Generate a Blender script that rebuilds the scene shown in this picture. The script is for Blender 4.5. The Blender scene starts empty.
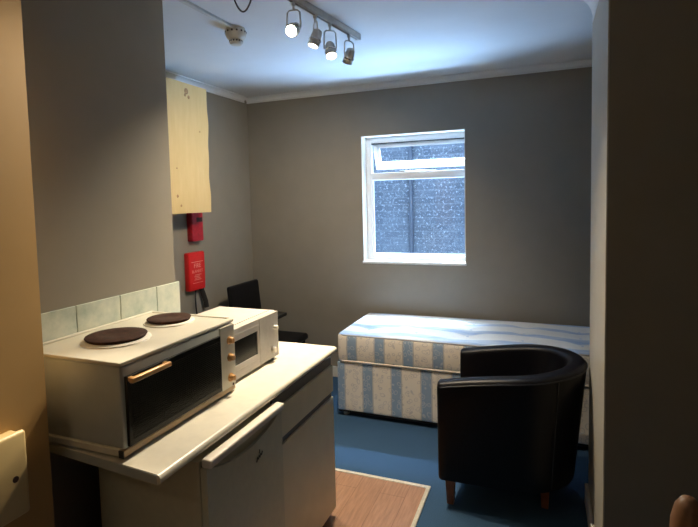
import bpy, bmesh, math, random
from mathutils import Vector, Matrix
random.seed(7)
scene = bpy.context.scene
COL = scene.collection
PI = math.pi

# ------------------------------------------------------------------ materials
def new_mat(name):
    m = bpy.data.materials.new(name); m.use_nodes = True
    nt = m.node_tree
    return m, nt, nt.nodes['Principled BSDF']

def N(nt, typ, **kw):
    n = nt.nodes.new(typ)
    for k, v in kw.items():
        if k.startswith('i_'):
            key = k[2:]
            n.inputs[int(key) if key.isdigit() else key].default_value = v
        else:
            setattr(n, k, v)
    return n

def ramp(nt, fac, stops):
    r = nt.nodes.new('ShaderNodeValToRGB')
    els = r.color_ramp.elements
    while len(els) < len(stops): els.new(0.5)
    for e, (p, c) in zip(els, stops):
        e.position = p; e.color = (c[0], c[1], c[2], 1) if not isinstance(c, (int, float)) else (c, c, c, 1)
    nt.links.new(fac, r.inputs['Fac'])
    return r.outputs['Color']

def mixc(nt, fac, a, b, mode='MIX'):
    m = nt.nodes.new('ShaderNodeMix'); m.data_type = 'RGBA'; m.blend_type = mode
    for sock, v in ((m.inputs['Factor'], fac), (m.inputs['A'], a), (m.inputs['B'], b)):
        if hasattr(v, 'is_output'): nt.links.new(v, sock)
        elif isinstance(v, (tuple, list)): sock.default_value = (v[0], v[1], v[2], 1)
        else: sock.default_value = v
    # the three A/B sockets share names: pick the colour ones
    return m

def mix(nt, fac, a, b, mode='MIX'):
    m = nt.nodes.new('ShaderNodeMix'); m.data_type = 'RGBA'; m.blend_type = mode
    fs = m.inputs[0]; A = m.inputs[6]; B = m.inputs[7]
    for sock, v in ((fs, fac), (A, a), (B, b)):
        if hasattr(v, 'is_output'): nt.links.new(v, sock)
        elif isinstance(v, (tuple, list)): sock.default_value = (v[0], v[1], v[2], 1)
        else: sock.default_value = v
    return m.outputs[2]

def math_n(nt, op, a, b=None, c=None):
    n = nt.nodes.new('ShaderNodeMath'); n.operation = op
    for i, v in enumerate((a, b, c)):
        if v is None: continue
        if hasattr(v, 'is_output'): nt.links.new(v, n.inputs[i])
        else: n.inputs[i].default_value = v
    return n.outputs[0]

def objco(nt, scale=(1, 1, 1)):
    t = N(nt, 'ShaderNodeTexCoord'); mp = N(nt, 'ShaderNodeMapping')
    mp.inputs['Scale'].default_value = scale
    nt.links.new(t.outputs['Object'], mp.inputs['Vector'])
    return mp.outputs['Vector']

def noise(nt, vec, scale, detail=3, rough=.55):
    n = N(nt, 'ShaderNodeTexNoise'); n.inputs['Scale'].default_value = scale
    n.inputs['Detail'].default_value = detail; n.inputs['Roughness'].default_value = rough
    nt.links.new(vec, n.inputs['Vector'])
    return n.outputs['Fac']

def bump(nt, bsdf, h, strength=.2, dist=.002):
    b = N(nt, 'ShaderNodeBump'); b.inputs['Strength'].default_value = strength
    b.inputs['Distance'].default_value = dist
    nt.links.new(h, b.inputs['Height']); nt.links.new(b.outputs['Normal'], bsdf.inputs['Normal'])

def plain(name, col, rough=.5, metal=0., var=.06, scale=30, bmp=0., spec=.5, coat=0.):
    m, nt, b = new_mat(name)
    v = objco(nt); f = noise(nt, v, scale)
    lo = tuple(c * (1 - var) for c in col); hi = tuple(min(1, c * (1 + var)) for c in col)
    nt.links.new(ramp(nt, f, [(.3, lo), (.7, hi)]), b.inputs['Base Color'])
    b.inputs['Roughness'].default_value = rough; b.inputs['Metallic'].default_value = metal
    b.inputs['Specular IOR Level'].default_value = spec
    b.inputs['Coat Weight'].default_value = coat
    if bmp: bump(nt, b, noise(nt, v, scale * 4, 2), bmp, .001)
    return m

M = {}
M['paint'] = plain('taupe_wall_paint', (.225, .206, .172), .62, var=.03, scale=6, bmp=.12)
M['ceiling'] = plain('ceiling_white', (.70, .72, .73), .8, var=.02, scale=4, bmp=.1)
M['coving'] = plain('coving_white', (.74, .76, .77), .6, var=.02, scale=8)
M['lining'] = plain('pale_partition_board', (.42, .40, .34), .5, var=.03, scale=8)
M['gloss_white'] = plain('white_gloss', (.78, .76, .70), .35, var=.03, scale=12)
M['upvc'] = plain('white_upvc', (.80, .82, .84), .3, var=.02, scale=10)
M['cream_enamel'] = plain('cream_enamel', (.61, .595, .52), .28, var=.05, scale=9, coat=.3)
M['enamel_shaded'] = plain('shaded_cream_enamel', (.40, .43, .42), .35, var=.05, scale=14)  # cream greyed down: shade of the unlit faces is in the colour
M['worktop'] = plain('cream_laminate', (.66, .63, .54), .32, var=.05, scale=22)
M['unit_white'] = plain('off_white_unit', (.68, .63, .47), .45, var=.04, scale=8)
M['fridge_white'] = plain('fridge_white', (.57, .55, .42), .42, var=.04, scale=40, bmp=.05)
M['fridge_lip'] = plain('fridge_lip_white', (.74, .69, .62), .38, var=.03, scale=20)
M['mw_white'] = plain('microwave_white', (.52, .48, .45), .38, var=.04, scale=20)
M['mw_panel'] = plain('microwave_silver_panel', (.46, .43, .39), .35, var=.06, scale=60)
M['black_glass'] = plain('black_glass', (.007, .007, .007), .2, var=.2, scale=20, spec=.28)
M['dark_gap'] = plain('dark_recess', (.018, .016, .014), .7, var=.2)
M['grey_metal'] = plain('dull_aluminium', (.22, .21, .20), .4, .7, var=.06, scale=40)
M['gold'] = plain('gold_plastic', (.50, .27, .10), .3, .15, var=.06, scale=30, coat=.3)
M['tan_trim'] = plain('tan_trim_strip', (.50, .37, .23), .45, var=.06)
M['hob'] = plain('rusty_cast_iron', (.034, .014, .009), .65, var=.5, scale=45, bmp=.3, spec=.15)
M['steel'] = plain('bright_steel', (.62, .60, .56), .25, .9, var=.05)
M['black_rubber'] = plain('black_rubber', (.012, .012, .012), .6, var=.2)
M['leather'] = plain('black_leather', (.0026, .0026, .005), .40, var=.35, scale=70, bmp=.2, spec=.22)
M['leather_seam'] = plain('black_leather_welt', (.006, .006, .009), .35, var=.2, scale=70)
M['leg_wood'] = plain('red_brown_wood', (.22, .075, .028), .4, var=.25, scale=25)
M['post_wood'] = plain('tan_post_wood', (.24, .12, .06), .5, var=.2, scale=18)
M['black_faux'] = plain('black_vinyl', (.004, .004, .005), .5, var=.3, scale=50, bmp=.15, spec=.2)
M['black_table'] = plain('black_table_finish', (.006, .006, .006), .35, var=.2, spec=.3)
M['red'] = plain('red_plastic', (.62, .012, .012), .38, var=.07, scale=25)
M['dark_red'] = plain('dark_red_plastic', (.34, .006, .018), .42, var=.25, scale=45)
M['print_white'] = plain('faded_white_print', (.80, .34, .28), .6, var=.1)
M['black_print'] = plain('black_print', (.03, .01, .012), .6)
M['logo_dark'] = plain('dark_badge', (.10, .09, .07), .4)
M['strap'] = plain('black_webbing', (.012, .011, .012), .8, var=.3, scale=200)
M['box_cream'] = plain('cream_box_plastic', (.56, .43, .21), .4, var=.04, scale=10)
M['keyhole'] = plain('dark_keyhole', (.02, .004, .003), .5)
M['detector'] = plain('aged_white_plastic', (.62, .57, .47), .45, var=.05, scale=20)
M['slot'] = plain('dark_slot', (.05, .03, .025), .7)
M['wire'] = plain('dark_cable', (.05, .035, .03), .5)
M['trunk'] = plain('painted_trunking', (.58, .58, .56), .6)
M['chrome'] = plain('satin_chrome', (.62, .60, .56), .3, .35, var=.08, scale=40)
M['chrome_bright'] = plain('bright_chrome', (.85, .83, .80), .15, .9)
M['threshold'] = plain('pale_threshold_strip', (.50, .47, .38), .4, .2, var=.15, scale=60)
M['divan_black'] = plain('black_lining_cloth', (.008, .008, .012), .9)
M['piping'] = plain('cream_piping', (.66, .61, .54), .7, var=.08, scale=80)
M['piping_grey'] = plain('grey_blue_piping', (.40, .38, .38), .7, var=.1, scale=80)
M['button'] = plain('pale_blue_button', (.55, .64, .78), .7, var=.1)
M['pipe_out'] = plain('painted_downpipe', (.045, .06, .09), .6, var=.15)
M['ground_out'] = plain('grey_yard_paving', (.10, .10, .10), .9)

# plywood
m, nt, b = new_mat('pale_plywood'); v = objco(nt, (1, 1, .18))
f = noise(nt, v, 22, 5, .6)
base = ramp(nt, f, [(.25, (.58, .43, .19)), (.55, (.62, .47, .22)), (.8, (.66, .51, .25))])
v2 = objco(nt); vo = N(nt, 'ShaderNodeTexVoronoi'); vo.inputs['Scale'].default_value = 7.5
nt.links.new(v2, vo.inputs['Vector'])
spot = ramp(nt, vo.outputs['Distance'], [(.0, 1), (.09, .0)])
nf = noise(nt, v2, 9, 2); gate = ramp(nt, nf, [(.52, 0), (.6, 1)])
mk = math_n(nt, 'MULTIPLY', spot, gate)
nt.links.new(mix(nt, math_n(nt, 'MULTIPLY', mk, .8), base, (.22, .10, .04)), b.inputs['Base Color'])
b.inputs['Roughness'].default_value = .55
M['plywood'] = m

M['knot'] = plain('brown_knot', (.34, .20, .09), .6, var=.5, scale=120)
# tiles
m, nt, b = new_mat('pale_green_glazed_tile'); v = objco(nt, (1, 1, 1))
f = noise(nt, v, 9, 5, .65)
nt.links.new(ramp(nt, f, [(.3, (.36, .44, .40)), (.5, (.50, .56, .50)), (.7, (.62, .65, .56))]), b.inputs['Base Color'])
b.inputs['Roughness'].default_value = .22
M['tile'] = m
M['grout'] = plain('grey_grout', (.22, .20, .16), .9)

# carpet
m, nt, b = new_mat('blue_carpet'); v = objco(nt)
f = noise(nt, v, 160, 3, .7); g = noise(nt, v, 5, 3)
c = mix(nt, f, (.019, .046, .098), (.052, .110, .195))
nt.links.new(mix(nt, math_n(nt, 'MULTIPLY', g, .4), c, (.022, .060, .115)), b.inputs['Base Color'])
b.inputs['Roughness'].default_value = .95; b.inputs['Specular IOR Level'].default_value = .15
bump(nt, b, f, .6, .004)
M['carpet'] = m

# wood-look vinyl planks running towards the bed
m, nt, b = new_mat('wood_plank_floor'); t = N(nt, 'ShaderNodeTexCoord')
mp = N(nt, 'ShaderNodeMapping'); mp.inputs['Rotation'].default_value = (0, 0, PI / 2)
nt.links.new(t.outputs['Object'], mp.inputs['Vector'])
br = N(nt, 'ShaderNodeTexBrick'); br.offset = .37
for k, val in (('Scale', 1.), ('Mortar Size', .0022), ('Brick Width', 1.1), ('Row Height', .142), ('Bias', 0.), ('Mortar Smooth', .3)):
    br.inputs[k].default_value = val
br.inputs['Color1'].default_value = (.30, .168, .102, 1); br.inputs['Color2'].default_value = (.34, .195, .120, 1)
br.inputs['Mortar'].default_value = (.21, .11, .066, 1)
nt.links.new(mp.outputs['Vector'], br.inputs['Vector'])
vg = objco(nt, (14, 1.2, 1)); g = noise(nt, vg, 5, 6, .65)
gr = ramp(nt, g, [(.3, (.68, .66, .64)), (.7, (1.12, 1.1, 1.08))])
nt.links.new(mix(nt, 1., br.outputs['Color'], gr, 'MULTIPLY'), b.inputs['Base Color'])
b.inputs['Roughness'].default_value = .38
M['planks'] = m

# striped ticking (sides: vertical stripes along x; top: bands along the length)
def ticking(name, x0, period, top):
    m, nt, b = new_mat(name)
    t = N(nt, 'ShaderNodeTexCoord'); s = N(nt, 'ShaderNodeSeparateXYZ')
    nt.links.new(t.outputs['Object'], s.inputs[0])
    X, Y, Z = s.outputs
    def stripes(coord, off, per, w, soft=.012):
        u = math_n(nt, 'SUBTRACT', coord, off - per / 2)
        u = math_n(nt, 'FLOORED_MODULO', u, per)
        u = math_n(nt, 'ABSOLUTE', math_n(nt, 'SUBTRACT', u, per / 2))
        return ramp(nt, math_n(nt, 'DIVIDE', u, per), [(max(0, w - soft), 1), (w + soft, 0)])
    # floral scroll lines
    vec = t.outputs['Object']
    nv = N(nt, 'ShaderNodeTexNoise'); nv.inputs['Scale'].default_value = 9; nv.inputs['Detail'].default_value = 1
    nt.links.new(vec, nv.inputs['Vector'])
    add = N(nt, 'ShaderNodeVectorMath', operation='MULTIPLY_ADD')
    nt.links.new(nv.outputs['Color'], add.inputs[0]); add.inputs[1].default_value = (.08, .08, .08)
    nt.links.new(vec, add.inputs[2])
    vo = N(nt, 'ShaderNodeTexVoronoi'); vo.inputs['Scale'].default_value = 26
    nt.links.new(add.outputs[0], vo.inputs['Vector'])
    ring = ramp(nt, vo.outputs['Distance'], [(.30, 0), (.38, 1), (.46, 0)])
    ring2 = ramp(nt, vo.outputs['Distance'], [(.08, 1), (.16, 0)])
    scroll = math_n(nt, 'MAXIMUM', ring, ring2)
    cream = mix(nt, math_n(nt, 'MULTIPLY', scroll, .5), (.84, .78, .69), (.34, .34, .42))
    blue = mix(nt, math_n(nt, 'MULTIPLY', scroll, .75), (.27, .38, .54), (.62, .65, .68))
    st = stripes(X, x0, period, .165)
    side = mix(nt, st, cream, blue)
    # thin dark edge line each side of a blue stripe
    u = math_n(nt, 'FLOORED_MODULO', math_n(nt, 'SUBTRACT', X, x0 - period / 2), period)
    u = math_n(nt, 'DIVIDE', math_n(nt, 'ABSOLUTE', math_n(nt, 'SUBTRACT', u, period / 2)), period)
    edge = ramp(nt, u, [(.16, 0), (.185, 1), (.205, 0)])
    side = mix(nt, math_n(nt, 'MULTIPLY', edge, .55), side, (.16, .16, .20))
    if top:
        # bands along the bed, pulled into waves by the tufting
        w = math_n(nt, 'MULTIPLY', math_n(nt, 'SINE', math_n(nt, 'MULTIPLY', X, 8.6)), .028)
        yy = math_n(nt, 'ADD', Y, w)
        tb = stripes(yy, .16, .225, .17, .03)
        wash = noise(nt, objco(nt, (2.2, 9, 1)), 3.5, 3)
        tb = math_n(nt, 'MULTIPLY', tb, ramp(nt, wash, [(.3, .45), (.62, 1)]))
        tcol = mix(nt, tb, (.76, .78, .78), (.30, .45, .68))
        tcol = mix(nt, math_n(nt, 'MULTIPLY', scroll, .14), tcol, (.42, .46, .58))
        geo = N(nt, 'ShaderNodeNewGeometry'); s2 = N(nt, 'ShaderNodeSeparateXYZ')
        nt.links.new(geo.outputs['Normal'], s2.inputs[0])
        up = ramp(nt, Z, [(.628, 0), (.632, 1)])
        side = mix(nt, up, side, tcol)
    nt.links.new(side, b.inputs['Base Color'])
    b.inputs['Roughness'].default_value = .6
    b.inputs['Sheen Weight'].default_value = .15
    bump(nt, b, scroll, .25, .002)
    return m

# brick wall outside
m, nt, b = new_mat('grey_brick_outside'); v = objco(nt)
sx = N(nt, 'ShaderNodeSeparateXYZ'); cx_ = N(nt, 'ShaderNodeCombineXYZ')
nt.links.new(v, sx.inputs[0]); nt.links.new(sx.outputs[0], cx_.inputs[0]); nt.links.new(sx.outputs[2], cx_.inputs[1])
br = N(nt, 'ShaderNodeTexBrick')
for k, val in (('Scale', 1.), ('Mortar Size', .012), ('Brick Width', .225), ('Row Height', .075), ('Mortar Smooth', 1.)):
    br.inputs[k].default_value = val
br.inputs['Color1'].default_value = (.065, .085, .125, 1); br.inputs['Color2'].default_value = (.11, .14, .19, 1)
br.inputs['Mortar'].default_value = (.17, .20, .25, 1)
nt.links.new(cx_.outputs[0], br.inputs['Vector'])
f = noise(nt, v, 38, 6, .8); f2 = noise(nt, v, 2.2, 3)
col = mix(nt, ramp(nt, f, [(.36, .8), (.66, 0)]), br.outputs['Color'], (.045, .055, .07))
col = mix(nt, ramp(nt, f, [(.565, 0), (.62, .9)]), col, (.50, .58, .68))
col = mix(nt, ramp(nt, f2, [(.42, 0), (.68, .5)]), col, (.13, .16, .21))
nt.links.new(col, b.inputs['Base Color']); b.inputs['Roughness'].default_value = .9
bump(nt, b, f, .5, .01)
M['brick'] = m

# thin window glass
m = bpy.data.materials.new('window_glass'); m.use_nodes = True; nt = m.node_tree
nt.nodes.remove(nt.nodes['Principled BSDF'])
tr = N(nt, 'ShaderNodeBsdfTransparent'); tr.inputs[0].default_value = (.93, .96, .98, 1)
gl = N(nt, 'ShaderNodeBsdfGlossy'); gl.inputs['Roughness'].default_value = .02
lw = N(nt, 'ShaderNodeLayerWeight'); lw.inputs['Blend'].default_value = .5
frc = ramp(nt, lw.outputs['Facing'], [(.0, .025), (.55, .04), (.8, .16), (1., .8)])
ms = N(nt, 'ShaderNodeMixShader')
nt.links.new(frc, ms.inputs[0]); nt.links.new(tr.outputs[0], ms.inputs[1]); nt.links.new(gl.outputs[0], ms.inputs[2])
nt.links.new(ms.outputs[0], nt.nodes['Material Output'].inputs[0])
M['glass'] = m
def emit(name, col, s):
    m, nt, b = new_mat(name)
    b.inputs['Base Color'].default_value = (*col, 1); b.inputs['Emission Color'].default_value = (*col, 1)
    b.inputs['Emission Strength'].default_value = s
    return m
M['bulb_on'] = emit('lit_bulb_face', (1, .88, .66), 60)
M['bulb_soft'] = emit('lit_bulb_face_soft', (1, .86, .62), 14)

# ------------------------------------------------------------------ geometry
class MB:
    def __init__(s): s.bm = bmesh.new()
    def box(s, lo, hi, bev=0., seg=2):
        lo = Vector(lo); hi = Vector(hi)
        r = bmesh.ops.create_cube(s.bm, size=1)
        vs = r['verts']; c = (lo + hi) / 2; d = hi - lo
        for v in vs: v.co = Vector((v.co.x * d.x, v.co.y * d.y, v.co.z * d.z)) + c
        if bev:
            es = list({e for v in vs for e in v.link_edges})
            bmesh.ops.bevel(s.bm, geom=es, offset=bev, segments=seg, affect='EDGES', profile=.5)
        return s
    def rbox(s, lo, hi, r, n=(12, 8, 6), fn=None):
        """box with fully rounded edges built from a grid on each face"""
        lo = Vector(lo); hi = Vector(hi); c = (lo + hi) / 2; h = (hi - lo) / 2
        tmp = {}
        def vert(p):
            k = tuple(round(q, 6) for q in p)
            if k in tmp: return tmp[k]
            q = Vector(p)
            inn = Vector([max(-h[i] + r, min(h[i] - r, q[i])) for i in range(3)])
            d = q - inn
            if d.length > 1e-9: q = inn + d.normalized() * r
            w = q + c
            if fn: w = fn(w)
            tmp[k] = s.bm.verts.new(w); return tmp[k]
        def ticks(i):
            a = [-h[i] + r * j / 4 for j in range(4)]
            mid = [-h[i] + r + (2 * h[i] - 2 * r) * j / n[i] for j in range(n[i] + 1)]
            return a + mid + [-q for q in reversed(a)]
        T = [ticks(i) for i in range(3)]
        for ax in range(3):
            u, w = (ax + 1) % 3, (ax + 2) % 3
            for sg in (-1, 1):
                for a in range(len(T[u]) - 1):
                    for b_ in range(len(T[w]) - 1):
                        ps = []
                        for (da, db) in ((0, 0), (1, 0), (1, 1), (0, 1)):
                            p = [0, 0, 0]; p[ax] = sg * h[ax]; p[u] = T[u][a + da]; p[w] = T[w][b_ + db]
                            ps.append(vert(p))
                        if sg < 0: ps.reverse()
                        if len(set(ps)) >= 3:
                            try: s.bm.faces.new(list(dict.fromkeys(ps)))
                            except ValueError: pass
        return s
    def cyl(s, p, q, r0, r1=None, n=24, cap=True):
        r1 = r0 if r1 is None else r1
        p = Vector(p); q = Vector(q); d = (q - p).normalized()
        a = d.orthogonal().normalized(); b = d.cross(a)
        R0 = [s.bm.verts.new(p + (a * math.cos(t) + b * math.sin(t)) * r0) for t in [2 * PI * i / n for i in range(n)]]
        R1 = [s.bm.verts.new(q + (a * math.cos(t) + b * math.sin(t)) * r1) for t in [2 * PI * i / n for i in range(n)]]
        for i in range(n):
            s.bm.faces.new((R0[i], R0[(i + 1) % n], R1[(i + 1) % n], R1[i]))
        if cap: s.bm.faces.new(R0[::-1]); s.bm.faces.new(R1)
        return s
    def lathe(s, origin, axis, prof, n=28):
        """prof: list of (radius, height along axis)"""
        o = Vector(origin); d = Vector(axis).normalized(); a = d.orthogonal().normalized(); b = d.cross(a)
        rings = []
        for (r, h) in prof:
            if r < 1e-6: rings.append([s.bm.verts.new(o + d * h)])
            else: rings.append([s.bm.verts.new(o + d * h + (a * math.cos(2 * PI * i / n) + b * math.sin(2 * PI * i / n)) * r) for i in range(n)])
        for A, B in zip(rings, rings[1:]):
            for i in range(n):
                j = (i + 1) % n
                f = [A[i % len(A)], A[j % len(A)], B[j % len(B)], B[i % len(B)]]
                f = list(dict.fromkeys(f))
                if len(f) > 2: s.bm.faces.new(f)
        for R, rev in ((rings[0], True), (rings[-1], False)):
            if len(R) > 2: s.bm.faces.new(R[::-1] if rev else R)
        return s
    def tube(s, pts, r, n=10, closed=False, flat=None):
        pts = [Vector(p) for p in pts]; k = len(pts); rings = []
        up = Vector((0, 0, 1)); prev = None
        for i, p in enumerate(pts):
            if closed: t = (pts[(i + 1) % k] - pts[i - 1]).normalized()
            else: t = (pts[min(i + 1, k - 1)] - pts[max(i - 1, 0)]).normalized()
            if prev is None: a = t.orthogonal().normalized()
            else:
                a = prev - t * prev.dot(t)
                a = a.normalized() if a.length > 1e-6 else t.orthogonal().normalized()
            prev = a; b = t.cross(a)
            rx, ry = (r, r) if flat is None else flat
            rings.append([s.bm.verts.new(p + a * math.cos(2 * PI * j / n) * rx + b * math.sin(2 * PI * j / n) * ry) for j in range(n)])
        for A, B in list(zip(rings, rings[1:])) + ([(rings[-1], rings[0])] if closed else []):
            for j in range(n): s.bm.faces.new((A[j], A[(j + 1) % n], B[(j + 1) % n], B[j]))
        if not closed: s.bm.faces.new(rings[0][::-1]); s.bm.faces.new(rings[-1])
        return s
    def prism(s, poly, d):
        d = Vector(d); A = [s.bm.verts.new(Vector(p)) for p in poly]; B = [s.bm.verts.new(Vector(p) + d) for p in poly]
        s.bm.faces.new(A[::-1]); s.bm.faces.new(B)
        for i in range(len(A)):
            j = (i + 1) % len(A); s.bm.faces.new((A[i], A[j], B[j], B[i]))
        return s
    def build(s, name, mat, parent=None, smooth=None):
        bmesh.ops.recalc_face_normals(s.bm, faces=s.bm.faces[:])
        o_ = Vector((0, 0, 0)); p = parent
        while p is not None: o_ += p.location; p = p.parent
        for v in s.bm.verts: v.co -= o_
        me = bpy.data.meshes.new(name); s.bm.to_mesh(me); s.bm.free()
        me.materials.append(M[mat] if isinstance(mat, str) else mat)
        if smooth:
            me.polygons.foreach_set('use_smooth', [True] * len(me.polygons))
            try: me.set_sharp_from_angle(angle=math.radians(smooth))
            except Exception: pass
        me.update()
        o = bpy.data.objects.new(name, me); COL.objects.link(o)
        if parent is not None: o.parent = parent
        return o

def tag(o, label=None, cat=None, group=None, kind=None):
    if label: o['label'] = label
    if cat: o['category'] = cat
    if group: o['group'] = group
    if kind: o['kind'] = kind
    return o
def thing(name, label, cat, loc, group=None, kind=None):
    o = bpy.data.objects.new(name, None); o.empty_display_size = .05
    COL.objects.link(o); o.location = loc
    return tag(o, label, cat, group, kind)
def struct(name, mb, mat, label=None):
    o = mb.build(name, mat); o['kind'] = 'structure'
    if label: o['label'] = label; 
    return o

# ------------------------------------------------------------------ room shell
XL, YB, ZC = -2.665, 4.27, 2.635          # left wall, back wall, ceiling
XT = -1.57                                # tiled wall
XR = 1.5
WX0, WX1, WZ0, WZ1 = -1.51, -.608, 1.086, 2.20
struct('floor', MB().box((-2.8, -1.7, -.12), (XR + .12, YB + .3, 0)), 'carpet')
struct('floor_planks', MB().box((XT, -1.6, 0), (-.615, 2.735, .004)), 'planks')
struct('ceiling', MB().box((-2.8, -1.7, ZC), (XR + .12, YB + .3, ZC + .15)), 'ceiling')
w = MB()
w.box((-2.8, YB, 0), (WX0, YB + .185, ZC)).box((WX1, YB, 0), (XR + .12, YB + .185, ZC))
w.box((WX0, YB, 0), (WX1, YB + .185, WZ0)).box((WX0, YB, WZ1), (WX1, YB + .185, ZC))
bmesh.ops.remove_doubles(w.bm, verts=w.bm.verts[:], dist=1e-5)
struct('wall_back', w, 'paint')
struct('wall_left', MB().box((-2.8, 1.85, 0), (XL, YB, ZC)), 'paint')
struct('wall_kitchen', MB().box((-2.8, 1.0, 0), (XT, 1.85, ZC)), 'paint')
M['paint_hall'] = plain('magnolia_hall_paint', (.44, .275, .105), .6, var=.03, scale=6, bmp=.12)
struct('wall_hall_left', MB().box((-2.8, -1.6, 0), (-1.33, 1.0, ZC)), 'paint_hall')
struct('wall_partition', MB().box((.225, 2.2, 0), (XR, 2.9, ZC)), 'paint')
struct('wall_right', MB().box((XR, -1.6, 0), (XR + .12, YB, ZC)), 'paint')
struct('wall_front', MB().box((-2.8, -1.7, 0), (XR + .12, -1.6, ZC)), 'paint')

def coving(mb, p, q, inward, dp=.055, dz=.048):
    p = Vector(p); q = Vector(q); i = Vector(inward); z = Vector((0, 0, 1))
    prof = [(0, 0), (dp, 0), (dp, -.008)]
    for k in range(1, 6):
        a = PI / 2 * k / 6
        prof.append((dp * (1 - math.sin(a)) * .9 + .004, -.008 - (dz - .014) * (1 - math.cos(a)) - .001))
    prof += [(.008, -dz + .004), (.008, -dz), (0, -dz)]
    poly = [p + i * a + z * b_ for a, b_ in prof]
    mb.prism(poly, q - p); return mb
struct('trim_1', coving(MB(), (XL, YB, ZC), (XR, YB, ZC), (0, -1, 0)), 'coving')
struct('trim_2', coving(MB(), (XL, 1.85, ZC), (XL, YB - .056, ZC), (1, 0, 0)), 'coving')
struct('trim_3', coving(MB(), (.225, 2.2, ZC), (.225, 2.9, ZC), (-1, 0, 0), .085, .135), 'coving')
struct('trim_6', MB().box((.2185, 2.2005, 0), (.2255, 2.905, ZC - .001), .003), 'lining')  # thin added board, paler than the wall paint
def skirt(name, lo, hi):
    struct(name, MB().box(lo, hi, .004, 2), 'gloss_white')
skirt('baseboard_partition', (.202, 2.2, 0), (.2184, 2.905, .105))
skirt('baseboard_back', (XL + .017, YB - .016, 0), (XR, YB - .0005, .1))
skirt('baseboard_left', (XL + .0005, 1.85, 0), (XL + .016, YB - .017, .1))
# pale strips where the planks meet the carpet
struct('trim_4', MB().box((XT, 2.735, 0), (-.597, 2.761, .009), .003, 2), 'threshold')
struct('trim_5', MB().box((-.620, -1.6, 0), (-.597, 2.7345, .009), .003, 2), 'threshold')
# tiled splashback
sp = MB().box((XT + .0003, 1.0005, .9055), (XT + .004, 1.849, 1.288))
so = struct('tile_splashback', sp, 'grout')
tb = MB(); ys = [1.0008, 1.1075, 1.3105, 1.5145, 1.7185, 1.868]
for (a, b_) in zip(ys, ys[1:]):
    for (z0, z1) in ((.9075, 1.087), (1.0905, 1.291)):
        tb.box((XT + .002, a + .0018, z0), (XT + .0095, b_ - .0018, z1), .0018, 2)
tb.build('tile_field', 'tile', so)

# ------------------------------------------------------------------ window
FY = YB + .115                             # inner face of the frame
win = thing('window_1', None, None, (-1.06, FY, WZ0), kind='structure')
rv = MB()
rv.box((WX0, YB + .001, WZ0 + .0005), (WX0 + .006, FY, WZ1 - .0005)).box((WX1 - .006, YB + .001, WZ0 + .0005), (WX1, FY, WZ1 - .0005))
rv.box((WX0 + .006, YB + .001, WZ1 - .006), (WX1 - .006, FY, WZ1))
rv.build('window_reveal', 'gloss_white', win)
MB().box((WX0 - .004, YB - .012, WZ0 - .014), (WX1 + .004, FY, WZ0 + .008), .003).build('window_sill', 'upvc', win)
fx0, fx1, fz0, fz1 = WX0 + .006, WX1 - .004, WZ0 + .008, WZ1 - .006
fw_ = .048
f = MB()
f.box((fx0, FY, fz0), (fx0 + fw_, FY + .06, fz1), .004).box((fx1 - .016, FY, fz0), (fx1, FY + .06, fz1), .002)
f.box((fx0 + fw_, FY, fz0), (fx1 - .016, FY + .06, fz0 + .045), .004).box((fx0 + fw_, FY, fz1 - .05), (fx1 - .016, FY + .06, fz1), .004)
f.build('window_frame', 'upvc', win, 30)
MB().box((fx0 + fw_, FY, 1.812), (fx1 - .016, FY + .06, 1.878), .004).build('transom', 'upvc', win, 30)
bd = MB()
bx0, bx1 = fx0 + fw_, fx1 - .016
bd.box((bx0, FY + .012, fz0 + .045), (bx0 + .014, FY + .03, 1.812)).box((bx0 + .014, FY + .012, fz0 + .045), (bx1, FY + .03, fz0 + .059))
bd.build('glazing_bead', 'upvc', win)
MB().box((bx0 + .004, FY + .022, fz0 + .05), (bx1, FY + .026, 1.81)).build('pane', 'glass', win)
# black seal line above the open fanlight
MB().box((bx0, FY + .006, fz1 - .059), (bx1, FY + .058, fz1 - .0505)).build('seal', 'black_rubber', win)
# fanlight hinged at the top, pushed outwards
sw, sh, ang = bx1 - bx0, .243, math.radians(24)
hy, hz = FY + .05, fz1 - .06
def tilt(mb):
    for v in mb.bm.verts:
        dz = v.co.z - hz; dy = v.co.y - hy
        v.co.y = hy + dy * math.cos(ang) - dz * math.sin(ang); v.co.z = hz + dz * math.cos(ang) + dy * math.sin(ang)
    return mb
sb = MB()
sb.box((bx0, hy, hz - sh), (bx0 + .05, hy + .045, hz), .004).box((bx1 - .012, hy, hz - sh), (bx1, hy + .045, hz), .003)
sb.box((bx0 + .05, hy, hz - sh), (bx1 - .012, hy + .045, hz - sh + .062), .004).box((bx0 + .05, hy, hz - .035), (bx1 - .012, hy + .045, hz), .004)
sash = tilt(sb).build('fanlight_sash', 'upvc', win, 30)
tilt(MB().box((bx0 + .045, hy + .02, hz - sh + .055), (bx1 - .01, hy + .024, hz - .03))).build('fanlight_pane', 'glass', sash)
st = MB().tube([(-1.18, FY + .02, 1.885), (-1.05, FY + .06, 1.888), (-.90, FY + .145, 1.893)], .005, 8)
st.box((-1.2, FY + .005, 1.878), (-1.15, FY + .03, 1.893), .003)
st.build('stay_arm', 'grey_metal', win)
# outside
struct('wall_outside', MB().box((-5, 5.5, -.5), (3.5, 5.7, 3.3)), 'brick')
struct('ground_outside', MB().box((-5, YB + .3, -.62), (3.5, 5.5, -.5)), 'ground_out')
dp = thing('downpipe', 'dark vertical downpipe on the brick wall seen through the window', 'pipe', (-1.37, 5.42, -.5))
MB().cyl((-1.365, 5.465, -.5), (-1.365, 5.465, 3.3), .024).build('pipe', 'pipe_out', dp, 40)
for z in (.6, 2.3): MB().box((-1.40, 5.436, z), (-1.33, 5.4995, z + .05), .006).build('pipe_bracket', 'pipe_out', dp)

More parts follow.
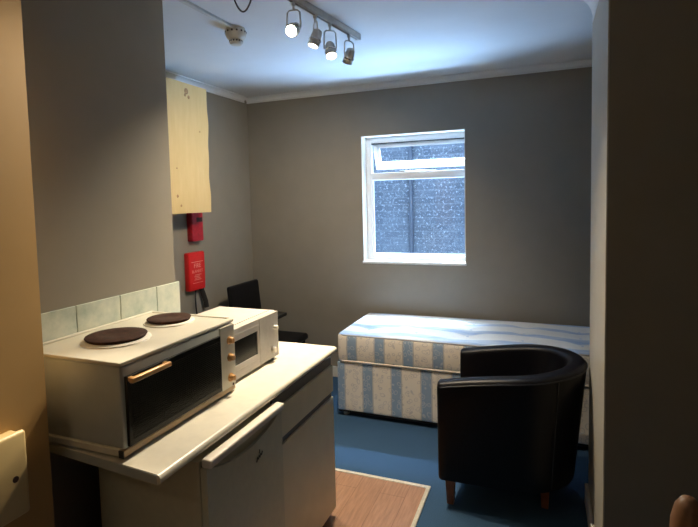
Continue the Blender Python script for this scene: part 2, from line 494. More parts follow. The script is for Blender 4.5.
# ------------------------------------------------------------------ kitchen: worktop
ZT = .90; CX = -.985
# profile in x,z with a rolled front edge, extruded along y; near end cut slightly skew
prof = [(XT + .0005, ZT - .03), (CX + .004, ZT - .03)]
for k in range(9):
    a = -PI / 2 + PI * k / 8
    prof.append((CX - .011 + .013 * math.cos(a) + (.0), ZT - .015 + .015 * math.sin(a)))
prof[1] = (CX - .011, ZT - .03)
prof = [prof[0]] + prof[2:] + [(XT + .0005, ZT)]
cmb = MB()
A = [cmb.bm.verts.new((x, 1.062 + (CX - x) * .075, z)) for x, z in prof]
B = [cmb.bm.verts.new((x, 2.345, z)) for x, z in prof]
cmb.bm.faces.new(A); cmb.bm.faces.new(B[::-1])
for i in range(len(A)):
    j = (i + 1) % len(A); cmb.bm.faces.new((A[i], A[j], B[j], B[i]))
ct = thing('kitchen_worktop', 'long cream laminate kitchen worktop with a rolled front edge along the tiled wall', 'worktop', (-1.28, 1.7, ZT - .03))
cmb.build('worktop_slab', 'worktop', ct, 35)
em = MB().prism([(XT + .002, 1.1048, ZT - .029), (CX - .012, 1.0618, ZT - .029), (CX - .012, 1.0618, ZT - .002), (XT + .002, 1.1048, ZT - .002)], (0, -.0012, 0))
em.build('shaded_end_strip', 'enamel_shaded', ct)  # grey colour stands in for shade on the worktop's near end

# ------------------------------------------------------------------ fridge
fr_ = thing('fridge', 'small off-white under-counter fridge with a curved grip along the top of its door', 'fridge', (-1.2, 1.475, 0.0))
FX = -.962
MB().box((-1.42, 1.24, .025), (-.993, 1.712, .845), .006).build('body', 'fridge_white', fr_, 30)
MB().box((-.9925, 1.25, .06), (-.9862, 1.70, .83)).build('door_gasket', 'dark_gap', fr_)
# door: front panel whose top edge is an arc, with the hollow of the grip above it
d = MB(); y0, y1 = 1.236, 1.714
arc = []
for k in range(25):
    t = k / 24; yy = y0 + .022 + (y1 - y0 - .044) * t
    arc.append((yy, .8275 - .046 * math.sin(PI * t) ** .75))
poly = [(FX, y1, .05), (FX, y1, .8285), (FX, y1 - .021, .8285)] + [(FX, a, z) for a, z in reversed(arc)] + [(FX, y0 + .021, .8285), (FX, y0, .8285), (FX, y0, .05)]
d.prism(poly, (-.012, 0, 0))
d.box((-.9855, y0, .05), (FX - .012, y1, .775))
d.box((-.9855, y0, .775), (-.977, y1, .8285))
d.box((-.977, y0, .775), (FX - .012, y0 + .02, .8285)).box((-.977, y1 - .02, .775), (FX - .012, y1, .8285))
door = d.build('door', 'fridge_white', fr_)
lip = MB().box((-.9865, y0 + .004, .829), (-.949, y1 + .003, .857), .007, 3)
lip.build('door_grip', 'fridge_lip', door, 40)
lg = MB()
s0 = [(0, -.012), (.006, .004), (.011, -.006), (.017, .006), (.022, -.004), (.028, .008), (.033, .0), (.041, .012)]
lg.tube([(FX + .0008, 1.520 + a, .722 + z) for a, z in s0], .0022, 6)
lg.tube([(FX + .0008, 1.538, .735), (FX + .0008, 1.543, .748)], .0018, 6)
lg.build('badge', 'logo_dark', door)
for (x, y) in ((-1.39, 1.27), (-1.39, 1.68), (-1.02, 1.27), (-1.02, 1.68)):
    MB().cyl((x, y, .004), (x, y, .026), .018).build('foot', 'black_rubber', fr_)

# ------------------------------------------------------------------ drawer unit
cu = thing('base_cabinet', 'off-white base cabinet with one drawer over one door at the far end of the worktop', 'cabinet', (-1.28, 2.04, 0))
KX = -1.005; ky0, ky1 = 1.735, 2.338
MB().box((-1.55, ky0, .05), (KX - .022, ky1, .868)).build('carcass', 'unit_white', cu)
MB().box((-1.50, ky0 + .002, .004), (-1.06, ky1 - .002, .0495)).build('plinth', 'leg_wood', cu)
MB().box((KX - .0218, ky0 + .004, .62), (KX - .016, ky1 - .004, .866)).build('channel_back', 'dark_gap', cu)
dr = MB().box((KX - .018, ky0 + .002, .671), (KX, ky1 - .002, .806), .002).build('drawer', 'unit_white', cu)
MB().box((KX - .016, ky0 + .002, .8065), (KX - .009, ky1 - .002, .848), .002).build('grip_rail', 'grey_metal', dr)
cd = MB().box((KX - .018, ky0 + .002, .052), (KX, ky1 - .002, .640), .002).build('door', 'unit_white', cu)
MB().box((KX - .016, ky0 + .002, .6405), (KX - .009, ky1 - .002, .660), .002).build('grip_rail', 'grey_metal', cd)

# ------------------------------------------------------------------ mini oven with two hotplates
OX = -1.145; oy0, oy1 = 1.098, 1.672; oz0, oz1 = .905, 1.178; OBX = -1.553
ov = thing('tabletop_oven', 'cream tabletop oven with two hotplates on top and a black glass door', 'oven', (-1.35, 1.385, ZT))
MB().box((OBX, oy0, oz0 + .0225), (OX, oy1, oz1), .008, 3).build('body', 'enamel_shaded', ov, 35)
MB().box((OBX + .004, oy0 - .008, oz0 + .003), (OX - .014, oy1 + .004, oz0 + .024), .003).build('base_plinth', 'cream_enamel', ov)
MB().box((OX - .0135, oy0 - .006, oz0 + .002), (OX + .002, oy1, oz0 + .0215), .002).build('base_trim', 'tan_trim', ov)
MB().box((OX - .0155, oy0 - .0095, oz0 + .001), (OX + .003, oy0 - .006, oz0 + .022)).build('base_end_cap', 'black_rubber', ov)
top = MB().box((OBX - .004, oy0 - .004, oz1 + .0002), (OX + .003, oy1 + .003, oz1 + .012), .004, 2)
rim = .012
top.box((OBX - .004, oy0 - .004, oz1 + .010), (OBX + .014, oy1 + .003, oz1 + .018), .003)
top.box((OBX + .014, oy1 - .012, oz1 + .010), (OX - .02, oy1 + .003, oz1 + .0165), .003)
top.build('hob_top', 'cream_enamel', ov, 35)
zt = oz1 + .012
for (x, y, r) in ((-1.355, 1.290, .100), (-1.355, 1.552, .083)):
    hp = MB().lathe((x, y, zt), (0, 0, 1), [(r * .3, .006), (r * .92, .006), (r * .97, .0125), (r, .0165), (r * .985, .0185), (r * .9, .020), (r * .45, .020), (r * .40, .0185), (0, .0185)], 48).build('hotplate', 'hob', ov, 40)
    MB().lathe((x, y, zt), (0, 0, 1), [(r * .9, .0), (r + .013, .0), (r + .012, .004), (r + .003, .008), (r * .93, .008)], 48).build('trim_ring', 'gloss_white', hp, 40)
# door
dy0, dy1, dz0, dz1 = 1.108, 1.572, .934, 1.146
dm = MB().box((OX + .0005, dy0, dz0), (OX + .012, dy1, dz1), .002)
dob = dm.build('door', 'black_glass', ov)
rb = MB()
nr = 26
for k in range(nr):
    z = dz0 + .02 + (dz1 - dz0 - .04) * k / (nr - 1)
    rb.box((OX + .0118, dy0 + .014, z - .0012), (OX + .0135, dy1 - .012, z + .0012))
M['rib'] = plain('dark_ribbed_glass', (.009, .0085, .008), .55, var=.1, spec=.12)
rb.build('ribbed_glass', 'rib', dob)
hm = MB().box((OX + .024, 1.103, 1.130), (OX + .040, 1.270, 1.146), .004, 3)
hm.box((OX + .0125, 1.110, 1.132), (OX + .03, 1.124, 1.145), .002).box((OX + .0125, 1.255, 1.132), (OX + .03, 1.269, 1.145), .002)
tag(hm.build('door_handle', 'gold', dob, 35), 'gold door handle')
cp = MB().box((OX + .0005, 1.577, .927), (OX + .007, 1.670, 1.172), .002).build('control_panel', 'cream_enamel', ov)
for z in (1.113, 1.046, .966):
    k_ = MB().lathe((OX + .007, 1.633, z), (1, 0, 0), [(.0165, 0), (.0165, .004), (.0125, .006), (.0115, .018), (.010, .020), (0, .020)], 24)
    k_.box((OX + .016, 1.6305, z - .011), (OX + .0295, 1.6355, z + .011), .002)
    k_.build('knob', 'gold', cp, 40)
MB().cyl((OX + .007, 1.650, .934), (OX + .009, 1.650, .934), .005).build('indicator', 'keyhole', cp)
for (x, y) in ((-1.52, 1.12), (-1.52, 1.65), (-1.18, 1.12), (-1.18, 1.65)):
    MB().cyl((x, y, ZT + .0003), (x, y, oz0 + .004), .012).build('foot', 'black_rubber', ov)

# ------------------------------------------------------------------ microwave
MX = -1.180; my0, my1, mz0, mz1 = 1.69, 2.097, .916, 1.130
mw = thing('microwave', 'small white microwave with a dark window behind the tabletop oven', 'microwave', (-1.34, 1.89, ZT))
MB().box((-1.512, my0, mz0), (MX - .014, my1, mz1), .006, 3).build('body', 'mw_white', mw, 35)
fm = MB()
wy0, wy1, wz0, wz1 = 1.715, 1.910, .972, 1.076
X0, X1 = MX - .0135, MX
fm.box((X0, my0, wz1), (X1, 1.925, mz1 - .003)).box((X0, my0, mz0), (X1, 1.925, wz0))
fm.box((X0, my0, wz0), (X1, wy0, wz1)).box((X0, wy1, wz0), (X1, 1.925, wz1))
mdoor = fm.build('door', 'mw_white', mw)
MB().box((X0 + .001, wy0, wz0), (X1 - .004, wy1, wz1)).build('door_window', 'black_glass', mdoor)
for z in (.947, 1.100): MB().box((X1, my0 + .005, z), (X1 + .0012, 1.92, z + .003)).build('groove_line', 'mw_panel', mdoor)
mp_ = MB().box((X0, 1.927, mz0), (X1, my1, mz1 - .003), .002).build('control_panel', 'mw_panel', mw)
for z, r in ((1.056, .012), (.955, .016)):
    MB().lathe((X1, 2.040 if r > .013 else 2.062, z), (1, 0, 0), [(r, 0), (r, .005), (r * .8, .018), (0, .018)], 24).build('dial', 'fridge_lip', mp_, 40)
vs_ = MB()
for k in range(22): vs_.box((-1.222, my0 + .02 + k * .0172, mz1 - .0005), (-1.216, my0 + .027 + k * .0172, mz1 + .0006))
vs_.build('vent_slots', 'slot', mw)
for (x, y) in ((-1.48, 1.72), (-1.48, 2.07), (-1.21, 1.72), (-1.21, 2.07)):
    MB().cyl((x, y, ZT + .0003), (x, y, mz0 + .001), .013).build('foot', 'black_rubber', mw)

# ------------------------------------------------------------------ boxed cupboard, red boxes on the left wall
pc = thing('plywood_cupboard', 'bare pale plywood box cupboard high on the left wall above the red boxes', 'cupboard', (-2.56, 2.98, 1.575))
MB().box((XL + .0005, 2.62, 1.585), (-2.468, 3.336, 2.515)).build('carcass', 'plywood', pc)
pm = MB().rbox((-2.4675, 2.60, 1.573), (-2.45, 3.342, 2.528), .002, (1, 10, 40), lambda w: Vector((w.x, w.y + (.006 * math.sin(w.z * 9) + .004 * math.sin(w.z * 23) if w.y > 3.2 else 0), w.z)))
pm.build('front_panel', 'plywood', pc)
for (y, z, r) in ((3.10, 2.47, .024), (3.125, 2.43, .014), (3.085, 2.44, .012), (3.24, 2.19, .007), (2.955, 1.70, .012), (2.99, 1.63, .010), (2.96, 1.90, .007)):
    MB().lathe((-2.4502, y, z), (1, 0, 0), [(r, 0), (r * .8, .0012), (0, .0015)], 14).build('knot_mark', 'knot', pc)

r1 = thing('wall_unit', 'dark red wall box mounted directly under the plywood cupboard', 'box', (XL, 3.40, 1.338))
MB().box((XL - .001, 3.305, 1.338), (XL + .055, 3.445, 1.574), .008, 3).build('case', 'dark_red', r1, 35)
MB().box((XL + .055, 3.36, 1.495), (XL + .0565, 3.435, 1.53)).build('dark_label', 'black_print', r1)

r2 = thing('fire_blanket', 'bright red fire blanket case with white print hanging below the dark red box', 'fire blanket', (XL, 3.375, .94))
case = MB().box((XL - .001, 3.250, .940), (XL + .05, 3.455, 1.250), .012, 3).build('case', 'red', r2, 35)
def text(body, size, loc, rot, name, mat, parent):
    cu_ = bpy.data.curves.new(name, 'FONT'); cu_.body = body; cu_.size = size; cu_.align_x = 'CENTER'; cu_.extrude = .0003
    t = bpy.data.objects.new(name + '_src', cu_); COL.objects.link(t)
    bpy.context.view_layer.update()
    me = bpy.data.meshes.new_from_object(t.evaluated_get(bpy.context.evaluated_depsgraph_get()))
    bpy.data.objects.remove(t); bpy.data.curves.remove(cu_)
    o = bpy.data.objects.new(name, me); COL.objects.link(o); me.materials.clear(); me.materials.append(M[mat])
    o_ = Vector((0, 0, 0)); p = parent
    while p is not None: o_ += p.location; p = p.parent
    me.transform(Matrix.Translation(Vector(loc) - o_) @ rot)
    o.parent = parent; return o
rotx = Matrix.Rotation(PI / 2, 4, 'Z') @ Matrix.Rotation(PI / 2, 4, 'X')
MB().box((XL + .05, 3.28, 1.17), (XL + .0507, 3.43, 1.175)).build('print_rule', 'print_white', case)
MB().box((XL + .05, 3.29, 1.0), (XL + .0507, 3.42, 1.004)).build('print_rule', 'print_white', case)
text('FIRE', .05, (XL + .0503, 3.354, 1.125), rotx, 'lettering', 'print_white', case)
text('BLANKET', .033, (XL + .0503, 3.354, 1.085), rotx, 'lettering', 'print_white', case)
pr = MB()
for k in range(4): pr.box((XL + .05, 3.31 + .01 * (k % 2), 1.025 + k * .013), (XL + .0507, 3.40 - .012 * (k % 3), 1.030 + k * .013))
pr.build('small_print', 'print_white', case)
def strap(pts, fl): MB().tube(pts, .01, 8, flat=fl).build('pull_strap', 'strap', r2, 40)
strap([(XL + .03, 3.345, .945), (XL + .036, 3.33, .88), (XL + .03, 3.34, .80), (XL + .02, 3.36, .74)], (.006, .006))
strap([(XL + .03, 3.415, .945), (XL + .04, 3.425, .90), (XL + .045, 3.45, .83), (XL + .04, 3.465, .775)], (.020, .006))

# ------------------------------------------------------------------ dining corner
dc = thing('dining_chair', 'black vinyl dining chair standing against the left wall near the window corner', 'chair', (-2.24, 3.82, 0))
def lean(w): return Vector((w.x - (w.z - .45) * .10, w.y, w.z))
MB().rbox((-2.475, 3.60, .47), (-2.435, 4.07, .925), .018, (2, 10, 10), lean).build('backrest', 'black_faux', dc, 60)
MB().rbox((-2.47, 3.60, .40), (-1.967, 4.05, .462), .026, (10, 10, 2)).build('seat', 'black_faux', dc, 60)
for (x, y, dx) in ((-2.44, 3.63, -.05), (-2.44, 4.02, -.05), (-2.01, 3.63, 0), (-2.01, 4.02, 0)):
    MB().cyl((x + dx, y, .001), (x, y, .41), .015, .019, 14).build('leg', 'black_table', dc, 40)
for y in (3.66, 3.99): MB().box((-2.474, y - .012, .40), (-2.448, y + .012, .50), .003).build('back_strut', 'black_table', dc)
dt = thing('dining_table', 'black table whose corner shows between the microwave and the dining chair', 'table', (-2.22, 3.2, 0))
MB().box((-2.56, 2.76, .722), (-1.933, 3.587, .748), .004, 2).build('tabletop', 'black_table', dt)
MB().box((-2.50, 2.82, .66), (-2.0, 3.53, .7215)).build('apron', 'black_table', dt)
for (x, y) in ((-2.48, 2.84), (-2.48, 3.51), (-2.02, 2.84), (-2.02, 3.51)):
    MB().box((x - .022, y - .022, .001), (x + .022, y + .022, .661), .003).build('leg', 'black_table', dt)

# ------------------------------------------------------------------ bed
bx0_, bx1_, by0_, by1_ = -1.465, .44, 3.489, 4.235
bs = thing('divan_base', 'divan bed base in blue and cream striped ticking under the bare mattress', 'bed', (0, 0, 0))
M['tick_base'] = ticking('striped_ticking_base', -1.441, .2205, False)
M['tick_matt'] = ticking('striped_ticking_mattress', -1.338, .2155, True)
MB().rbox((bx0_, by0_, .045), (bx1_, by1_, .420), .012, (24, 8, 6)).build('base', 'tick_base', bs, 60)
MB().box((bx0_ + .006, by0_ + .006, .032), (bx1_ - .006, by1_ - .006, .046)).build('lining', 'divan_black', bs)
for (x, y) in ((bx0_ + .05, by0_ + .05), (bx0_ + .05, by1_ - .06), (bx1_ - .06, by0_ + .05), (bx1_ - .06, by1_ - .06)):
    MB().cyl((x, y, .001), (x, y, .034), .022, n=16).build('castor', 'chrome', bs)
mt = thing('mattress', 'bare striped blue and white single mattress lying on the divan base below the window', 'mattress', (0, 0, 0))
mx0, mx1, my0_, my1_ = -1.455, .43, 3.486, 4.225
mzb, mzt = .424, .638
tufts = [(mx0 + .19 + .375 * i, my0_ + .19 + .18 * j) for i in range(5) for j in range(3)]
def pillow(w):
    z = w.z
    if z > mzt - .02:
        u = (w.x - mx0) / (mx1 - mx0); v = (w.y - my0_) / (my1_ - my0_)
        k = max(0, math.sin(PI * min(1, max(0, u)))) ** .35 * max(0, math.sin(PI * min(1, max(0, v)))) ** .5
        z += .022 * k
        for (tx, ty) in tufts:
            z -= .020 * math.exp(-((w.x - tx) ** 2 / .0050 + (w.y - ty) ** 2 / .0030))
        y = w.y
    dy = 0
    if mzb < w.z < mzt - .02:
        q = math.sin(PI * (w.z - mzb) / (mzt - mzb))
        dy = -.010 * q * (1 if w.y < my0_ + .05 else -1 if w.y > my1_ - .05 else 0)
    return Vector((w.x, w.y + dy, z))
MB().rbox((mx0, my0_, mzb), (mx1, my1_, mzt), .022, (84, 34, 8), pillow).build('mattress_pad', 'tick_matt', mt, 70)
def loop(z, off, r, x0, x1, y0, y1, name, mat, parent):
    c = .05; pts = []
    for (cx, cy, a0) in ((x1 - c, y0 + c, -PI / 2), (x1 - c, y1 - c, 0), (x0 + c, y1 - c, PI / 2), (x0 + c, y0 + c, PI)):
        for k in range(5):
            a = a0 + PI / 2 * k / 4
            pts.append((cx + (c + off) * math.cos(a), cy + (c + off) * math.sin(a), z))
    MB().tube(pts, r, 8, closed=True).build(name, mat, parent, 60)
loop(mzt - .010, -.004, .0055, mx0, mx1, my0_, my1_, 'top_piping', 'piping_grey', mt)
loop(mzb + .008, .000, .0075, mx0, mx1, my0_, my1_, 'bottom_piping', 'piping', mt)
for (tx, ty) in tufts:
    u = (tx - mx0) / (mx1 - mx0); v = (ty - my0_) / (my1_ - my0_)
    zz = mzt + .022 * math.sin(PI * u) ** .35 * math.sin(PI * v) ** .5 - .020
    MB().lathe((tx, ty, zz - .002), (0, 0, 1), [(.011, 0), (.011, .003), (.007, .006), (0, .007)], 12).build('tuft_button', 'button', mt)

# ------------------------------------------------------------------ tub armchair
ac = thing('tub_armchair', 'black leather tub armchair with short wooden legs in front of the bed', 'armchair', (-.15, 2.9, 0))
R, TH, fx, cxx, cyy = .345, .095, -.488, -.138, 2.9
def upath(off, n_s=10, n_a=28):
    """U-shaped centre path seen from above; off = distance inwards from the outer face"""
    r = R - off; P = []
    for k in range(n_s): P.append((fx + (cxx - fx) * k / n_s, cyy - r, 0., 0))
    for k in range(n_a + 1):
        a = -PI / 2 + PI * k / n_a
        P.append((cxx + r * math.cos(a), cyy + r * math.sin(a), math.sin((a + PI / 2)), 1))
    for k in range(1, n_s + 1): P.append((cxx + (fx - cxx) * k / n_s, cyy + r, 0., 0))
    return P
def rise(i, n): t = abs(2 * i / (n - 1) - 1); return .092 * (1 - t * t)
sh_ = MB()
ZB, ZA = .155, .684
nn = len(upath(0))
rings = []
for i in range(nn):
    h_ = ZA + rise(i, nn)
    sec = []
    lean_ = .014 + .45 * rise(i, nn)
    r_ = .030
    sec.append((lean_ + .004, ZB)); 
    for k in range(7): sec.append((lean_ * (1 - k / 6), ZB + .012 + (h_ - r_ - ZB - .012) * k / 6))
    for k in range(1, 7):
        a = PI - PI / 2 * k / 6
        sec.append((r_ + r_ * math.cos(a), h_ - r_ + r_ * math.sin(a)))
    for k in range(0, 7):
        a = PI / 2 - PI / 2 * k / 6
        sec.append((TH - r_ + r_ * math.cos(a), h_ - r_ + r_ * math.sin(a)))
    for k in range(1, 5): sec.append((TH + .012 * k / 4, h_ - r_ - (h_ - r_ - .30) * k / 4))
    sec.append((TH + .012, ZB))
    ring = []
    for (o, z) in sec:
        x, y, *_ = upath(o)[i]
        ring.append(sh_.bm.verts.new((x, y, z)))
    rings.append(ring)
for A, B in zip(rings, rings[1:]):
    for j in range(len(A)):
        k = (j + 1) % len(A); sh_.bm.faces.new((A[j], A[k], B[k], B[j]))
# rounded front of each arm
for ring, sgn in ((rings[0], 1), (rings[-1], -1)):
    c = Vector((0, 0, 0))
    for v in ring: c += v.co
    c /= len(ring)
    prev = ring
    for q, (sc, dx) in enumerate(((.93, .012), (.8, .017))):
        cur = [sh_.bm.verts.new(Vector((v.co.x - dx, c.y + (v.co.y - c.y) * sc, c.z + (v.co.z - c.z) * (1 - (1 - sc) * .16)))) for v in ring]
        for j in range(len(cur)):
            k = (j + 1) % len(cur); sh_.bm.faces.new((prev[j], prev[k], cur[k], cur[j]))
        prev = cur
    sh_.bm.faces.new(prev)
ac.rotation_euler.z = -.05
shell = sh_.build('tub_shell', 'leather', ac, 50)
# welts
pts = [Vector(upath(-.001)[i][:2] + (ZA + rise(i, nn) - .024,)) for i in range(nn)]
MB().tube(pts, .0035, 8).build('rim_welt', 'leather_seam', shell, 60)
wi = 16
for i in (wi, nn - 1 - wi):
    a = upath(-.0005)[i]; bq = upath(.014 + .45 * rise(i, nn))[i]
    MB().tube([(bq[0], bq[1], ZB + .012), (a[0], a[1], ZA + rise(i, nn) - .03)], .003, 8).build('back_seam', 'leather_seam', shell, 60)
# seat cushion (rounded at the back) and front rail
ci = MB()
rr = R - TH - .014
plan = [(fx + .005, cyy - rr)] + [(cxx + rr * math.cos(-PI / 2 + PI * k / 24), cyy + rr * math.sin(-PI / 2 + PI * k / 24)) for k in range(25)] + [(fx + .005, cyy + rr)]
def slab(mb, plan, levels):
    c = Vector((sum(p[0] for p in plan) / len(plan), sum(p[1] for p in plan) / len(plan), 0)); rs = []
    for z, ins in levels:
        rs.append([mb.bm.verts.new((p[0] + (c.x - p[0]) * ins, p[1] + (c.y - p[1]) * ins, z)) for p in plan])
    mb.bm.faces.new(rs[0][::-1]); mb.bm.faces.new(rs[-1])
    for A, B in zip(rs, rs[1:]):
        for j in range(len(A)):
            k = (j + 1) % len(A); mb.bm.faces.new((A[j], A[k], B[k], B[j]))
slab(ci, plan, [(.30, .03), (.31, .0), (.40, .0), (.425, .03), (.435, .10), (.44, .25)])
ci.build('seat_cushion', 'leather', ac, 60)
fa = MB(); slab(fa, plan, [(.158, .02), (.165, .0), (.298, .0)])
fa.build('seat_rail', 'leather', ac, 60)
for (x, y) in ((-.455, 2.640), (-.455, 3.160), (.010, 2.790), (.010, 3.010)):
    l = MB(); hw0, hw1 = .017, .024
    A = [l.bm.verts.new((x + a * hw0, y + b_ * hw0, .001)) for a, b_ in ((-1, -1), (1, -1), (1, 1), (-1, 1))]
    B = [l.bm.verts.new((x + a * hw1, y + b_ * hw1, .1575)) for a, b_ in ((-1, -1), (1, -1), (1, 1), (-1, 1))]
    l.bm.faces.new(A[::-1]); l.bm.faces.new(B)
    for j in range(4):
        k = (j + 1) % 4; l.bm.faces.new((A[j], A[k], B[k], B[j]))
    l.build('leg', 'leg_wood', ac)

# ------------------------------------------------------------------ electrical box on the near wall
eb = thing('electrical_box', 'cream plastic electrical box with a dark keyhole on the near left wall', 'electrical box', (-1.33, .79, .83))
MB().box((-1.331, .66, .838), (-1.30, .892, 1.054), .006, 3).build('back_case', 'box_cream', eb, 35)
lid = MB().box((-1.2995, .652, .832), (-1.28, .900, 1.060), .010, 4).build('cover', 'box_cream', eb, 35)
MB().lathe((-1.2801, .862, .940), (1, 0, 0), [(.0085, 0), (.0085, .0012), (0, .0012)], 18).build('keyhole', 'keyhole', lid)

# ------------------------------------------------------------------ post at the right edge
po = thing('banister_post', 'rounded tan wooden post top at the dark lower right edge', 'post', (.30, 1.3, 0))
MB().lathe((.300, 1.3, 0), (0, 0, 1), [(.04, .001), (.04, .80), (.035, .81), (.032, .84), (.036, .86), (.034, .91), (.026, .945), (.014, .963), (0, .968)], 28).build('post_shaft', 'post_wood', po, 40)

# ------------------------------------------------------------------ ceiling fittings
sd = thing('smoke_detector', 'round aged white smoke detector on the ceiling beside the hanging cable', 'smoke detector', (-1.640, 2.535, ZC))
dx_, dy_ = -1.640, 2.535
MB().lathe((dx_, dy_, ZC - .0003), (0, 0, -1), [(.054, 0), (.056, .012), (.060, .018), (.061, .030), (.055, .048), (.046, .060), (.038, .064), (.038, .080), (.030, .090), (0, .092)], 40).build('housing', 'detector', sd, 35)
sl = MB(); sl2 = MB()
for k in range(14):
    a = 2 * PI * k / 14
    c, s_ = math.cos(a), math.sin(a)
    sl.cyl((dx_ + c * .0590, dy_ + s_ * .0590, ZC - .024), (dx_ + (c * .0618), dy_ + s_ * .0618, ZC - .024), .006, n=8)
    sl2.cyl((dx_ + c * .0375, dy_ + s_ * .0375, ZC - .073), (dx_ + c * .0388, dy_ + s_ * .0388, ZC - .073), .005, n=8)
sl.build('vent_slots', 'slot', sd); sl2.build('sensor_slots', 'slot', sd)
tag(MB().box((-1.640, 1.86, ZC - .016), (-1.616, 2.482, ZC - .0005), .003).build('cable_trunking', 'trunk'), 'white cable trunking along the ceiling leading to the smoke detector', 'trunking')
cb = thing('hanging_cable', 'dark loop of loose cable drooping from the ceiling between detector and spotlights', 'cable', (-1.40, 2.16, ZC))
pts = []
for k in range(17):
    t = k / 16
    pts.append((-1.395 + .082 * t, 2.15 + .03 * t, ZC - .001 - .07 * math.sin(PI * t) ** .8))
MB().tube(pts, .0042, 8).build('cable', 'wire', cb, 60)

tl_ = thing('track_light', 'ceiling track of four small chrome spotlights, two facing the camera lit', 'track light', (-1.06, 2.45, ZC))
ra, rb_ = Vector((-1.183, 1.78, ZC)), Vector((-1.045, 2.93, ZC))
u_ = (rb_ - ra).normalized(); pv = Vector((u_.y, -u_.x, 0))
rl = MB().prism([ra + pv * .017 - Vector((0, 0, .001)), ra + pv * .017 - Vector((0, 0, .03)), ra + pv * .013 - Vector((0, 0, .035)), ra - pv * .013 - Vector((0, 0, .035)), ra - pv * .017 - Vector((0, 0, .03)), ra - pv * .017 - Vector((0, 0, .001))], rb_ - ra)
rail = rl.build('rail', 'chrome', tl_)
MB().prism([ra + u_ * .01 + pv * .006 - Vector((0, 0, .0353)), ra + u_ * .01 - pv * .006 - Vector((0, 0, .0353)), ra + u_ * .01 - pv * .006 - Vector((0, 0, .0365)), ra + u_ * .01 + pv * .006 - Vector((0, 0, .0365))], (rb_ - ra) - u_ * .02).build('rail_slot', 'grey_metal', rail)
MB().box(rb_ + Vector((-.019, -.004, -.037)), rb_ + Vector((.019, .012, -.0005)), .003).build('rail_end_cap', 'chrome', rail)
WARM = (1.0, .82, .57)
heads = [ # y, head centre drop, aim target, lit face, watts, spot angle
    (2.25, .160, Vector((-.93, .60, 1.55)), 'bulb_on', 270, 54),
    (2.45, .150, Vector((-1.55, 2.05, .9)), 'bulb_soft', 118, 95),
    (2.60, .172, Vector((-.55, 1.90, .7)), 'bulb_on', 140, 110),
    (2.82, .155, Vector((-1.9, 3.35, .9)), 'bulb_soft', 115, 150)]
for (y, dz, tgt, bmat, watts, angle) in heads:
    t = (y - ra.y) / (rb_.y - ra.y); p = ra + (rb_ - ra) * t
    c = p - Vector((0, 0, dz)); d = (tgt - c).normalized()
    side = d.cross(Vector((0, 0, 1))).normalized()
    hd = MB().lathe(c - d * .045, d, [(0, 0), (.014, .001), (.022, .006), (.026, .016), (.0275, .035), (.0285, .048), (.031, .052), (.031, .062), (.0295, .066), (.0295, .088), (.0265, .090), (.0265, .080), (0, .080)], 28)
    ho = hd.build('lamp_head', 'chrome', tl_, 35)
    MB().lathe(c - d * .045, d, [(.0312, .053), (.0325, .054), (.0325, .060), (.0312, .061)], 28).build('chrome_ring', 'chrome_bright', ho, 40)
    MB().lathe(c - d * .045, d, [(.026, .0802), (.025, .084), (0, .086)], 24).build('bulb_face', bmat, ho, 40)
    yk = MB()
    yk.cyl(p - Vector((0, 0, .0355)), p - Vector((0, 0, .052)), .010, n=14)
    yk.cyl(p - Vector((0, 0, .052)), p - Vector((0, 0, .072)), .006, n=12)
    q0 = p - Vector((0, 0, .072))
    yk.tube([c + side * .033, c + side * .035 + Vector((0, 0, .02)), q0 + side * .032 - Vector((0, 0, .01)), q0 + side * .02, q0, q0 - side * .02, q0 - side * .032 - Vector((0, 0, .01)), c - side * .035 + Vector((0, 0, .02)), c - side * .033], .004, 8)
    yk.build('yoke', 'chrome', ho, 40)
    L = bpy.data.lights.new('spot_lamp', 'SPOT'); L.energy = watts; L.color = WARM
    L.spot_size = math.radians(angle); L.spot_blend = .55 if angle < 60 else .95; L.shadow_soft_size = .022
    lo = bpy.data.objects.new('spot_lamp', L); COL.objects.link(lo)
    lo.location = c + d * .052; lo.rotation_euler = (-d).to_track_quat('Z', 'Y').to_euler()

# ------------------------------------------------------------------ daylight
wd = bpy.data.worlds.new('sky'); scene.world = wd; wd.use_nodes = True
nt = wd.node_tree; bg = nt.nodes['Background']
tc = N(nt, 'ShaderNodeTexCoord'); sz = N(nt, 'ShaderNodeSeparateXYZ')
nt.links.new(tc.outputs['Generated'], sz.inputs[0])
nt.links.new(ramp(nt, sz.outputs[2], [(.0, (.45, .62, .90)), (.5, (.40, .62, 1.0))]), bg.inputs['Color'])
bg.inputs['Strength'].default_value = 3.4
po_l = bpy.data.lights.new('window_portal', 'AREA'); po_l.shape = 'RECTANGLE'; po_l.size = WX1 - WX0; po_l.size_y = WZ1 - WZ0
po_l.cycles.is_portal = True
pl = bpy.data.objects.new('window_portal', po_l); COL.objects.link(pl)
pl.location = ((WX0 + WX1) / 2, YB + .18, (WZ0 + WZ1) / 2); pl.rotation_euler = (-PI / 2, 0, 0)
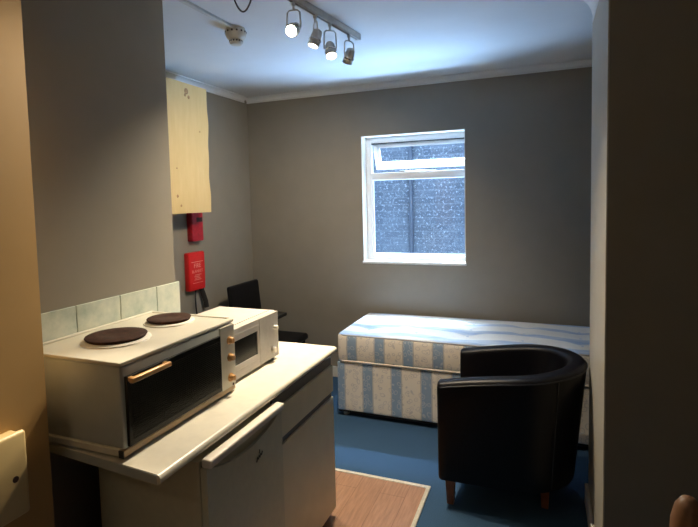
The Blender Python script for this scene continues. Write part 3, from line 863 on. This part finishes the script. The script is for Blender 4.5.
# added unseen yard lamp lifts the ceiling; the second sends down open-sky daylight
def area(name, loc, target, sx, sy, watts, col, spread):
    l = bpy.data.lights.new(name, 'AREA'); l.shape = 'RECTANGLE'; l.size = sx; l.size_y = sy; l.energy = watts; l.color = col; l.spread = math.radians(spread)
    o = bpy.data.objects.new(name, l); COL.objects.link(o); o.location = loc
    o.rotation_euler = (Vector(target) - Vector(loc)).to_track_quat('-Z', 'Y').to_euler()
area('yard_fill', (-1.0, 5.36, .48), (-1.2, 3.0, 1.95), 3.4, 1.05, 450, (.40, .64, 1.0), 130)
area('sky_daylight', (-1.0, 5.65, 4.35), (-1.08, 4.0, .65), 2.2, 1.3, 620, (.62, .80, 1.0), 60)
# fill lamp added in the unseen hall behind the camera
hl = bpy.data.lights.new('hall_fill', 'POINT'); hl.energy = 2.5; hl.color = (1, .88, .68); hl.shadow_soft_size = .06
ho_ = bpy.data.objects.new('hall_fill', hl); COL.objects.link(ho_); ho_.location = (-.75, -.6, 2.4)

# ------------------------------------------------------------------ camera
r = Vector((0.9271095239575209, 0.3740265827153733, -0.02391748334418097))
u = Vector((-0.0029312132897885597, 0.07104973932350868, 0.9974684669355274))
f = Vector((-0.3747790530111161, 0.9246924082981981, -0.06696724169151358))
cam = bpy.data.cameras.new('camera'); co = bpy.data.objects.new('camera', cam); COL.objects.link(co)
co.matrix_world = Matrix(((r.x, u.x, -f.x, 0), (r.y, u.y, -f.y, 0), (r.z, u.z, -f.z, 1.65), (0, 0, 0, 1)))
cam.sensor_fit = 'HORIZONTAL'; cam.sensor_width = 36; cam.lens = 36 * 506.92656 / 698
cam.shift_x = (349 - 340.01243) / 698; cam.shift_y = (233.2441 - 263.5) / 698
cam.clip_start = .02
scene.camera = co

vs = scene.view_settings
vs.view_transform = 'Standard'; vs.look = 'None'; vs.gamma = 1; vs.exposure = 0.0; vs.use_curve_mapping = False
scene.cycles.use_denoising = True
scene.cycles.max_bounces = 10; scene.cycles.diffuse_bounces = 6; scene.cycles.transparent_max_bounces = 12
